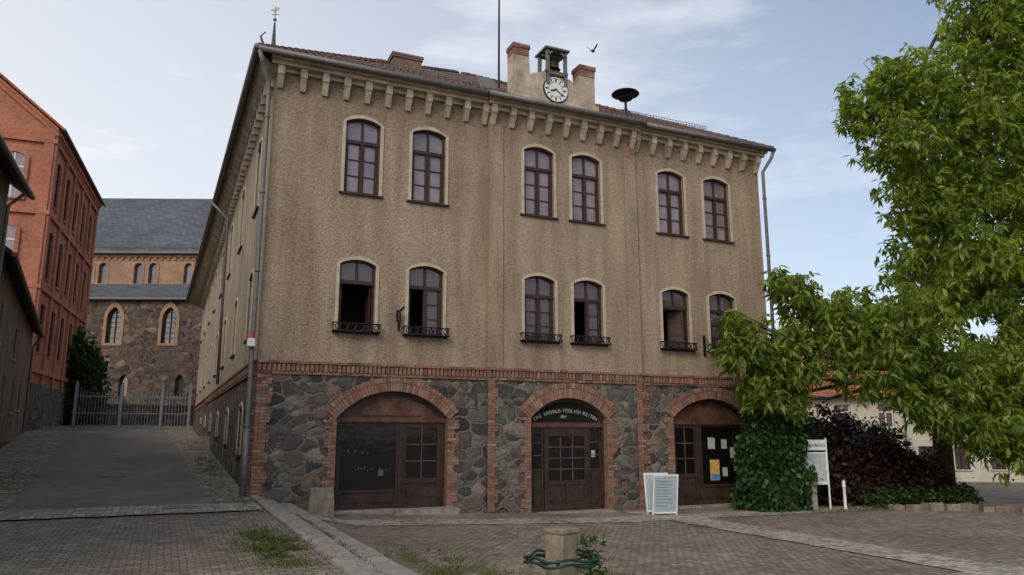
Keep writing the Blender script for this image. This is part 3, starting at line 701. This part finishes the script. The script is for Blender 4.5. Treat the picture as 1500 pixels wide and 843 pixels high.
b=MB(X); b.poly([(0,17.2),(44,17.2),(44,23.9),(0,23.9)],[arch(q+66-.5,q+66+.5,19.9,22.0,.49) for q in NWs],5,5.5); b.box(0.01,43.99,6.2,20,10,23.9)
b.box(0,44,4.8,4.999,23.2,23.5)
for x in np.arange(.3,44,.8): b.box(x,x+.35,4.85,4.999,22.85,23.19)
b.obj('nave_wall',['chbrick'],CH)
for q in NWs:
    x=q+66; t.poly(arch(x-.75,x+.75,19.7,22.0,.8),[arch(x-.5,x+.5,19.9,22.0,.49)],4.92,5.02); g.box(x-.5,x+.5,5.4,5.45,19.9,22.6,2)
t.obj('window_surrounds',['chbrick'],CH);g.obj('church_windows',['glass_s','iron','glass_s'],CH)
b=MB(X)
b.add([(-.5,-.5,17.0),(44.5,-.5,17.0),(44.5,5,19.6),(-.5,5,19.6),(-.5,-.5,17.25),(44.5,-.5,17.25),(44.5,5,19.85),(-.5,5,19.85)],[(0,1,2,3),(4,5,6,7),(0,1,5,4)])
b.add([(-.5,4.4,23.6),(44.5,4.4,23.6),(44.5,13,33.3),(-.5,13,33.3),(44.5,21,23.6),(-.5,21,23.6)],[(0,1,2,3),(3,2,4,5),(1,2,4),(0,3,5)])
b.obj('church_roof',['slate'],CH)
b=MB(X); b.tube([(-.5,4.35,23.65),(44.5,4.35,23.65)],.14,8); b.tube([(-.5,-.55,17.05),(44.5,-.55,17.05)],.14,8)
for x in np.arange(0,44,1.2): b.tube([(x,5.0,24.3),(x,5.0,24.7)],.03,5); b.tube([(x,-.1,17.3),(x,-.1,17.7)],.03,5)
for z,y in((24.7,5.0),(24.5,5.0),(17.7,-.1),(17.5,-.1)): b.tube([(0,y,z),(44,y,z)],.03,5)
b.obj('gutters_and_snow_guards',['metal'],CH)
tx,ty=33.2,10
b=MB(X); b.box(tx-2,tx+2,ty-2,ty+2,20,34,0); b.obj('turret',['chbrick'],CH)
b=MB(X); 
b.lathe((tx,ty,0),[(2.4,34),(.9,45),(.42,53),(.12,58)],8,0); b.tube([(tx,ty,57.8),(tx,ty,60.4)],.05,6,1); b.lathe((tx,ty,58.4),[(0,-.3),(.3,0),(0,.3)],10,2)
b.poly([(tx-.7,59.8),(tx-.3,60.1),(tx,60.0),(tx+.35,60.4),(tx+.6,60.1),(tx+.3,59.75),(tx-.2,59.6)],[],ty-.03,ty+.03,2); b.tube([(tx-.5,ty,59.2),(tx+.5,ty,59.2)],.05,6,1)
b.obj('spire_and_weather_vane',['copper','iron','gold'],CH)

# ---------------------------------------------------------------- gate
GT=empty('iron_gate',(-4,42,2.2)); b=MB(); y=42; 
for x in(-7.9,-5.0,-2.3,-.4):
    zb_=gz(x,y); b.box(x-.09,x+.09,y-.09,y+.09,zb_-.2,zb_+3.1); b.lathe((x,y,zb_+3.1),[(.13,0),(.13,.06),(.05,.14),(.1,.22),(0,.32)],10)
for xa,xb in((-7.8,-5.1),(-4.9,-2.4),(-2.2,-.5)):
    z0=gz(xa,y)
    for zz in(.15,1.1,2.3): b.box(xa,xb,y-.03,y+.03,z0+zz,z0+zz+.06)
    k=int((xb-xa)/.19)
    for i in range(k+1):
        x=xa+(xb-xa)*i/k; u=(i/k-.5)*2; tp=2.5+.45*u*u; b.tube([(x,y,z0+.1),(x,y,z0+tp),(x,y,z0+tp+.13)],[.024,.024,.003],5)
b.obj('gate_bars_and_posts',['gate'],GT)
ST=empty('stone_steps',(-.7,18,1.2)); b=MB()
for k in range(4): zz=gz(-.5,19); b.box(-1.15+.22*k,-.06,17.2+.3*k,20.6,zz-.4+.003*k,zz+.17*(k+1)-.15)
b.obj('treads',['granite'],ST)
b=MB(); b.box(-16,1,56,56.5,1,4.3); b.box(-16,1,55.9,56.6,4.3,4.45); b.obj('churchyard_wall',['stone_ch'])

# ---------------------------------------------------------------- vegetation
def leaves(name,P,k,L,Wl,mat,parent=None,droop=(-65,15),up=None,spread=.1):
    P=np.asarray(P,float); N=len(P)*k; c=np.repeat(P,k,0)+rng.normal(0,spread,(N,3))
    az=rng.uniform(0,2*np.pi,N); el=np.radians(rng.uniform(*droop,N)); s=rng.uniform(.65,1.2,N)[:,None]
    d=np.stack([np.cos(az)*np.cos(el),np.sin(az)*np.cos(el),np.sin(el)],1)
    w=np.cross(d,np.array([0,0,1.])+rng.normal(0,.45,(N,3))); w/=np.linalg.norm(w,axis=1)[:,None]+1e-9
    n=np.cross(w,d)
    v=np.empty((N,4,3)); v[:,0]=c; v[:,1]=c+d*L*s*.5+w*Wl*s+n*L*.05; v[:,2]=c+d*L*s-np.array([0,0,1.])*L*.12; v[:,3]=c+d*L*s*.5-w*Wl*s+n*L*.05
    me=bpy.data.meshes.new(name); me.vertices.add(N*4); me.vertices.foreach_set('co',v.reshape(-1))
    me.loops.add(N*4); me.loops.foreach_set('vertex_index',np.arange(N*4,dtype=np.int32)); me.polygons.add(N)
    me.polygons.foreach_set('loop_start',np.arange(0,N*4,4,dtype=np.int32)); me.polygons.foreach_set('loop_total',np.full(N,4,dtype=np.int32))
    me.update(calc_edges=True); me.validate(); me.materials.append(M[mat]); o=bpy.data.objects.new(name,me); sc.collection.objects.link(o); attach(o,parent); return o
def blobpts(c,r,n,gap=-.12,sc_=.8,pw=.45):
    out=[];c=Vector(c); r=Vector(r)
    while len(out)<n:
        d=Vector(rng.normal(0,1,3)).normalized()*(random.random()**pw)
        f=1+.28*noise.noise((c+d*2)*1.3)
        p=Vector((c.x+d.x*r.x*f,c.y+d.y*r.y*f,c.z+d.z*r.z*f))
        if noise.noise(p*sc_)<gap and random.random()<.85: n-=.35; continue
        out.append(p)
    return out
TR=empty('chestnut_tree',(22.5,-2.0,-.3))
BL=[(12.7,13.5,1.5,0),(14.1,14.0,1.3,0),(16.4,15.4,1.8,.5),(17.6,17.0,2.2,0),(15.1,12.4,2.3,0),(12.7,11.6,1.35,-.5),(17.8,13,2.6,.5),(13.6,9.7,1.4,0),(15.6,9.5,2.2,.5),(18,9,2.6,0),
(14.6,7.3,1.9,0),(16.6,6.5,2.3,.5),(12.6,5.7,1.4,-.5),(10.7,5.6,1.25,-.8),(9.1,6.1,1.05,-1),(8.3,6.6,.6,-1.3),(7.9,4.8,1.1,-1),(9.5,4.5,1.15,-1),(11.3,4.2,1.3,-.6),(13.3,4.0,1.6,-.6),(15.4,3.8,1.8,0),(14.7,2.5,1.3,-.5),(12.9,2.8,.95,-.8),(16.6,2.9,1.8,-.3),(7.5,3.3,.7,-1),(7.0,5.3,.65,-1.2),(6.8,4.3,.6,-1.2),(8.3,3.0,.6,-1.2),(8.6,3.7,.8,-1.2),(9.9,5.2,.9,-1.5),(11.8,5.2,.9,-1.2),
(15.2,1.7,1.0,-.6),(16.6,1.4,1.1,-.6),(18,1.6,1.4,-.4),(14.0,2.0,.8,-.7),(11.9,3.2,.7,-1),(10.4,3.5,.6,-1),
(19.8,15,2.8,1),(20.5,11,3,1),(20,7,3,1),(19.5,4,2.4,.5),(17,12,2.4,3.5),(16.3,8,2.5,3.5),(11.9,12.9,.8,.5),(17,18.6,1.2,.5)]
P=[];b=MB(); base=Vector((22.5,-2.0,-.7))
b.tube([base,base+Vector((0,0,1.2)),base+Vector((.1,0,3)),base+Vector((.3,.1,6)),base+Vector((.4,.2,9)),base+Vector((.3,.3,12.5)),base+Vector((.5,.3,15.5))],[.42,.33,.29,.24,.18,.11,.05],12)
def trunkpt(z): return base+Vector((.35*min(1,z/6),.1,z+.6))
for r_,z,rad,dd in BL:
    x,y=CR(r_,24+dd); c=Vector((x,y,z)); P+=blobpts(c,(rad,rad,rad*.85),int(98*rad*rad)+12)
    low=z<7; tz=max(2.4,min(14.5,z-.12*abs(r_-15.3)-.5)); s=trunkpt(tz-.3); L=(c-s).length
    if low and r_<11.5: s=trunkpt(4.0)
    mid=s.lerp(c,.5)+Vector((random.uniform(-.3,.3),random.uniform(-.3,.3),(.0 if low else .16)*L)); q1=s.lerp(mid,.5)+Vector((0,0,(.02 if low else .07)*L)); q2=mid.lerp(c,.5)+Vector((0,0,(-.02 if low else .05)*L))
    rr=.028+.008*L; b.tube([s,q1,mid,q2,c],[rr*1.3,rr,rr*.8,rr*.55,rr*.35],7)
    for k in range(6):
        d=Vector(rng.normal(0,1,3)).normalized(); e=c+Vector((d.x*rad,d.y*rad,d.z*rad*.7)); m_=c.lerp(e,.5)+Vector((0,0,.15)); st_=q2 if k%2 else c
        b.tube([st_,m_,e],[.026,.016,.006],5)
b.obj('trunk_and_limbs',['bark'],TR,True)
leaves('crown_leaves',P,7,.34,.06,'leaf',TR,droop=(-75,5),spread=.06)
# ivy column
IV=empty('ivy_covered_pillar',(15.3,-1.5,-.3)); P=[]
for k in range(2300):
    z=random.random()**.9*4.7; a=random.uniform(0,2*math.pi); rr=interp(z,[(0,1.05),(.8,1.1),(2.2,.92),(3.4,.66),(4.7,.22)])*(1+.35*noise.noise(Vector((math.cos(a)*1.4,math.sin(a)*1.4,z*1.3))))*random.uniform(.8,1.06)
    P.append((15.3+rr*math.cos(a),-1.5+rr*.85*math.sin(a),z-.35))
leaves('ivy_foliage',P,6,.17,.065,'ivy',IV,droop=(-85,-10),spread=.09)
b=MB(); b.box(15.0,15.6,-1.8,-1.2,-.5,3.4); b.lathe((15.3,-1.5,0),[(.75,-.5),(.8,.6),(.64,2),(.42,3.1),(.1,3.8)],14); b.obj('pillar_core',['ivy'],IV)
def shrub(name,blobs,mat,k=5,L=.16,Wl=.05,dens=260):
    c0=blobs[0]; E=empty(name,(c0[0],c0[1],gz(c0[0],c0[1]))); P=[];b=MB()
    for x,y,z,rx,rz in blobs:
        P+=blobpts((x,y,z),(rx,rx,rz),int(dens*rx*rz),gap=-.25,sc_=1.5,pw=.35)
        for q in range(5):
            a=random.uniform(0,6.28); b.tube([(x,y,gz(x,y)-.1),(x+.3*rx*math.cos(a),y+.3*rx*math.sin(a),z),(x+.8*rx*math.cos(a),y+.8*rx*math.sin(a),z+rz*.6)],[.03,.02,.006],5)
    b.obj('stems',['bark'],E); leaves('foliage',P,k,L,Wl,mat,E,droop=(-60,50),spread=.08)
shrub('purple_shrub',[(18.2,-1.2,.4,.9,1.1),(19.3,-.9,.8,1.1,1.4),(20.4,-1.4,.8,1.1,1.3),(21.3,-2.0,.4,.9,1.1),(20.0,.4,1.2,1.3,1.7)],'purple',6,.2,.07,400)
shrub('green_shrub',[(17.6,.4,1.3,1.3,2.0),(19.3,2.5,1.7,1.6,2.2),(16.9,-1.1,.3,.6,.9),(22.3,-2.6,-.1,.6,.5),(22.5,.8,1.0,1.3,1.5)],'bush',6,.18,.06,300)
shrub('low_hedge',[(18.9,-2.5,-.05,.7,.35),(20.1,-2.8,-.05,.7,.35),(21.2,-3.2,-.05,.6,.3)],'bush',L=.1,dens=500)
x,y=CR(-35.6,62); shrub('green_bush',[(x,y,6.5,2.0,3.4),(x-1.2,y+.5,8.6,1.6,2.4),(x+.5,y,4,2.0,2.4),(x-2,y,6,1.8,3)],'bush',6,.4,.14,110)
# edge stones round the planting bed
b=MB()
for i in range(9):
    x=18.6+i*.52; y=-3.15-.22*i; s=random.uniform(.16,.27); b.obox((x,y,gz(x,y)+s*.3),(s,s*.8,s*.6),Matrix.Rotation(random.uniform(-.5,.5),3,'Z')@Matrix.Rotation(random.uniform(-.15,.15),3,'X'))
b.obj('bed_edging_stones',['sand'])
def grass(name,areas,n,L=.12):
    P=[]
    for x0,x1,y0,y1,w in areas:
        for k in range(int(n*w)):
            x=random.gauss((x0+x1)/2,(x1-x0)/3.5);y=random.gauss((y0+y1)/2,(y1-y0)/3.5)
            if noise.noise(Vector((x*2.2,y*2.2,3)))>-.02: P.append((x,y,gz(x,y)+.01))
    leaves(name,P,5,L,.006,'grass',None,droop=(25,80),spread=.03)
grass('grass',[(-.9,-.15,-10.5,-7,1.3),(-.6,0,-4.5,-.8,.15),(.5,.62,-9,-2,.3),(-.9,-.1,3,14,.7),(-7,-5,0,9,.7),(1.2,2.9,-10.5,-7.0,.7),(12,14.6,-.5,-.1,.1),(5.2,7.4,-.35,-.1,.1),(15,20,-3.2,-2.4,.4),(3.2,4.6,-10.8,-9.2,.2)],1500,.065)

# ---------------------------------------------------------------- street furniture
def rotM(x,y,ang): return Matrix.Translation((x,y,gz(x,y)))@Matrix.Rotation(R(ang),4,'Z')
E=empty('stone_planter_block',(1.6,-.9,0)); b=MB(rotM(1.6,-.9,-12))
b.add([(-.32,-.22,-.1),(.32,-.22,-.1),(.32,.22,-.1),(-.32,.22,-.1),(-.27,-.18,.62),(.27,-.18,.62),(.27,.18,.62),(-.27,.18,.62),(-.2,-.12,.62),(.2,-.12,.62),(.2,.12,.62),(-.2,.12,.62),(-.2,-.12,.5),(.2,-.12,.5),(.2,.12,.5),(-.2,.12,.5)],
 [(0,1,5,4),(1,2,6,5),(2,3,7,6),(3,0,4,7),(4,5,9,8),(5,6,10,9),(6,7,11,10),(7,4,8,11),(8,9,13,12),(9,10,14,13),(10,11,15,14),(11,8,12,15),(12,13,14,15)]); o=b.obj('block',['sand'],E)
md=o.modifiers.new('bev','BEVEL'); md.width=.03; md.segments=2
# A-board
E=empty('a_frame_sign',(11,-1.65,-.25)); X=rotM(11.0,-1.65,-14)
for sg in(-1,1):
    b=MB(X@Matrix.Translation((0,sg*.2,0))@Matrix.Rotation(R(-sg*10),4,'X'))
    b.box(-.37,-.33,-.02,.02,0,1.15,0);b.box(.33,.37,-.02,.02,0,1.15,0);b.box(-.33,.33,-.018,.018,1.1,1.15,0);b.box(-.33,.33,-.018,.018,.06,.11,0);b.box(-.33,.33,-.008,.008,.11,1.1,1)
    if sg==-1:
        for k in range(9): b.box(-.27,-.27+random.uniform(.3,.5),-.0105,-.0085,.95-k*.085,.965-k*.085,2)
    b.obj('panel_front' if sg<0 else 'panel_rear',['white','board','metal'],E)
# notice board
E=empty('notice_board',(16.5,-2.05,-.3)); X=rotM(16.5,-2.05,-20); b=MB(X)
for x in(-.42,.42): b.tube([(x,0,-.1),(x,0,2.15)],.03,10,0)
b.box(-.4,.4,-.04,.04,.8,1.72,0); b.box(-.36,.36,-.046,-.041,.84,1.68,1); b.box(-.42,.42,-.05,.05,1.78,2.1,0)
for x,z,w,h in((-.3,1.3,.22,.3),(-.02,1.25,.25,.34),(-.3,.9,.2,.3),(-.02,.9,.3,.28)): b.box(x,x+w,-.052,-.047,z,z+h,2)
b.box(-.4,.4,-.03,.03,.74,.795,0)
b.obj('case_and_posts',['white','board','paper'],E)
cu=bpy.data.curves.new('lettering','FONT'); cu.body='STERNBERG'; cu.size=.14; cu.align_x='CENTER'; cu.extrude=.002; cu.materials.append(M['iron']); o=bpy.data.objects.new('lettering',cu); sc.collection.objects.link(o)
mw=X@Matrix.Translation((0,-.053,1.88))@Matrix.Rotation(R(90),4,'X'); o.parent=E; o.matrix_parent_inverse=Matrix.Translation(-Vector(E.location)); o.matrix_basis=mw
b=MB(rotM(16.05,-2.3,0)); b.box(-.12,.12,-.1,.1,-.1,.75,0); b.box(-.14,.14,-.12,.12,.75,.8,0); b.obj('granite_post',['granite'])
b=MB(rotM(17.3,-2.4,0)); b.lathe((0,0,0),[(.06,-.1),(.06,.05),(.045,.08),(.045,.66),(.06,.68),(.06,.72),(.04,.74),(.055,.8),(.03,.86),(0,.88)],14); b.obj('bollard',['white'],None,True)
# round rail post
E=empty('stone_post_with_ring_rail',(2.69,-11.16,0)); X=rotM(2.69,-11.16,20); g0=gz(2.69,-11.16)
b=MB(X); b.box(-.15,.15,-.15,.15,-.2,.78-g0); b.box(-.165,.165,-.165,.165,.78-g0,.845-g0); o=b.obj('stone_post',['sand'],E); md=o.modifiers.new('bev','BEVEL'); md.width=.018; md.segments=2
b=MB(X)
for h in(.44,.5):
    b.tube([((.44+.035*math.cos(5*t))*math.cos(t),(.44+.035*math.cos(5*t))*math.sin(t),h-g0+.02*math.sin(5*t)) for t in [2*math.pi*j/80 for j in range(81)]],.018,8,caps=False)
for k in range(5):
    a=k*2*math.pi/5; b.tube([(.15*math.cos(a),.15*math.sin(a),.4-g0),(.42*math.cos(a),.42*math.sin(a),.44-g0)],.013,6); b.tube([(.44*math.cos(a),.44*math.sin(a),.42-g0),(.44*math.cos(a),.44*math.sin(a),.52-g0)],.02,6)
b.obj('ring_rail',['green'],E,True)
P=[(2.69+.32+random.gauss(0,.09),-11.3+random.gauss(0,.09),random.uniform(.0,.7)) for k in range(45)]
leaves('weeds',P,5,.11,.02,'bush',None,droop=(-20,75),spread=.04)

# ---------------------------------------------------------------- pigeon
E=empty('pigeon',(9.7,-.6,14.2)); c=Vector((9.7,-.6,14.2)); X=Matrix.Translation(c)@Matrix.Rotation(R(35),4,'Z')@Matrix.Rotation(R(-15),4,'Y')@Matrix.Scale(.8,4); b=MB(X)
b.tube([(-.17,0,.0),(-.12,0,0),(-.05,0,0),(.03,0,0),(.09,0,.015),(.125,0,.03),(.15,0,.035),(.17,0,.03),(.195,0,.022)],[.012,.03,.06,.065,.05,.032,.03,.022,.003],10)
b.add([(-.12,-.02,0),(-.12,.02,0),(-.26,.06,-.01),(-.27,0,-.01),(-.26,-.06,-.01)],[(0,1,2,3,4)])
for s in(-1,1):
    b.add([(.06,s*.03,.02),(.09,s*.14,.12),(.02,s*.25,.27),(-.05,s*.22,.22),(-.07,s*.12,.1),(-.05,s*.03,.02),(.06,s*.03,.03),(.09,s*.14,.13),(.02,s*.25,.275),(-.05,s*.22,.225),(-.07,s*.12,.11),(-.05,s*.03,.03)],[(0,1,4,5),(1,2,3,4),(6,7,10,11),(7,8,9,10),(0,1,7,6),(1,2,8,7),(3,4,10,9)])
b.obj('body_and_wings',['bird'],E,True)

# ---------------------------------------------------------------- light, sky, camera
Sd=Vector((-.62,-.6,0)).normalized(); el=R(36)
w=bpy.data.worlds.new('World'); sc.world=w; w.use_nodes=True; nt=w.node_tree; bg=nt.nodes['Background']
sky=nt.nodes.new('ShaderNodeTexSky'); sky.sky_type='NISHITA'; sky.sun_disc=False; sky.sun_elevation=el; sky.sun_rotation=math.atan2(Sd.x,Sd.y); sky.air_density=1.0; sky.dust_density=2.0; sky.ozone_density=1.5
tc=nt.nodes.new('ShaderNodeTexCoord'); mp=nt.nodes.new('ShaderNodeMapping'); mp.inputs['Scale'].default_value=(1.2,1.2,4.2); nt.links.new(tc.outputs['Generated'],mp.inputs[0])
nz=nt.nodes.new('ShaderNodeTexNoise'); nz.inputs['Scale'].default_value=2.2; nz.inputs['Detail'].default_value=8; nz.inputs['Roughness'].default_value=.56; nt.links.new(mp.outputs[0],nz.inputs['Vector'])
rp=nt.nodes.new('ShaderNodeValToRGB'); rp.color_ramp.elements[0].position=.44; rp.color_ramp.elements[0].color=(0,0,0,1); rp.color_ramp.elements[1].position=.68; rp.color_ramp.elements[1].color=(.55,.55,.55,1); nt.links.new(nz.outputs[0],rp.inputs[0])
dt=nt.nodes.new('ShaderNodeVectorMath'); dt.operation='DOT_PRODUCT'; nt.links.new(tc.outputs['Generated'],dt.inputs[0]); dt.inputs[1].default_value=(-.62,.72,-.55)
ma=nt.nodes.new('ShaderNodeMath'); ma.operation='MULTIPLY_ADD'; ma.use_clamp=True; nt.links.new(dt.outputs['Value'],ma.inputs[0]); ma.inputs[1].default_value=.66; ma.inputs[2].default_value=.42
ad=nt.nodes.new('ShaderNodeMath'); ad.operation='ADD'; ad.use_clamp=True; nt.links.new(ma.outputs[0],ad.inputs[0]); nt.links.new(rp.outputs[0],ad.inputs[1])
mx=nt.nodes.new('ShaderNodeMix'); mx.data_type='RGBA'; nt.links.new(ad.outputs[0],mx.inputs[0]); nt.links.new(sky.outputs[0],mx.inputs[6]); mx.inputs[7].default_value=(6.3,6.45,6.8,1)
nt.links.new(mx.outputs[2],bg.inputs[0]); bg.inputs[1].default_value=.15
sl_=bpy.data.lights.new('sun','SUN'); sl_.energy=1.4; sl_.angle=R(28); sl_.color=(1,.92,.80); so=bpy.data.objects.new('sun',sl_); sc.collection.objects.link(so)
so.rotation_euler=Vector((Sd.x*math.cos(el),Sd.y*math.cos(el),math.sin(el))).to_track_quat('Z','Y').to_euler()
cam=bpy.data.cameras.new('camera'); cam.lens=26.4; cam.sensor_width=36; cam.clip_end=3000; co=bpy.data.objects.new('camera',cam); sc.collection.objects.link(co)
co.location=CAM; co.rotation_euler=(R(90+10.87),0,R(-24.5)); sc.camera=co
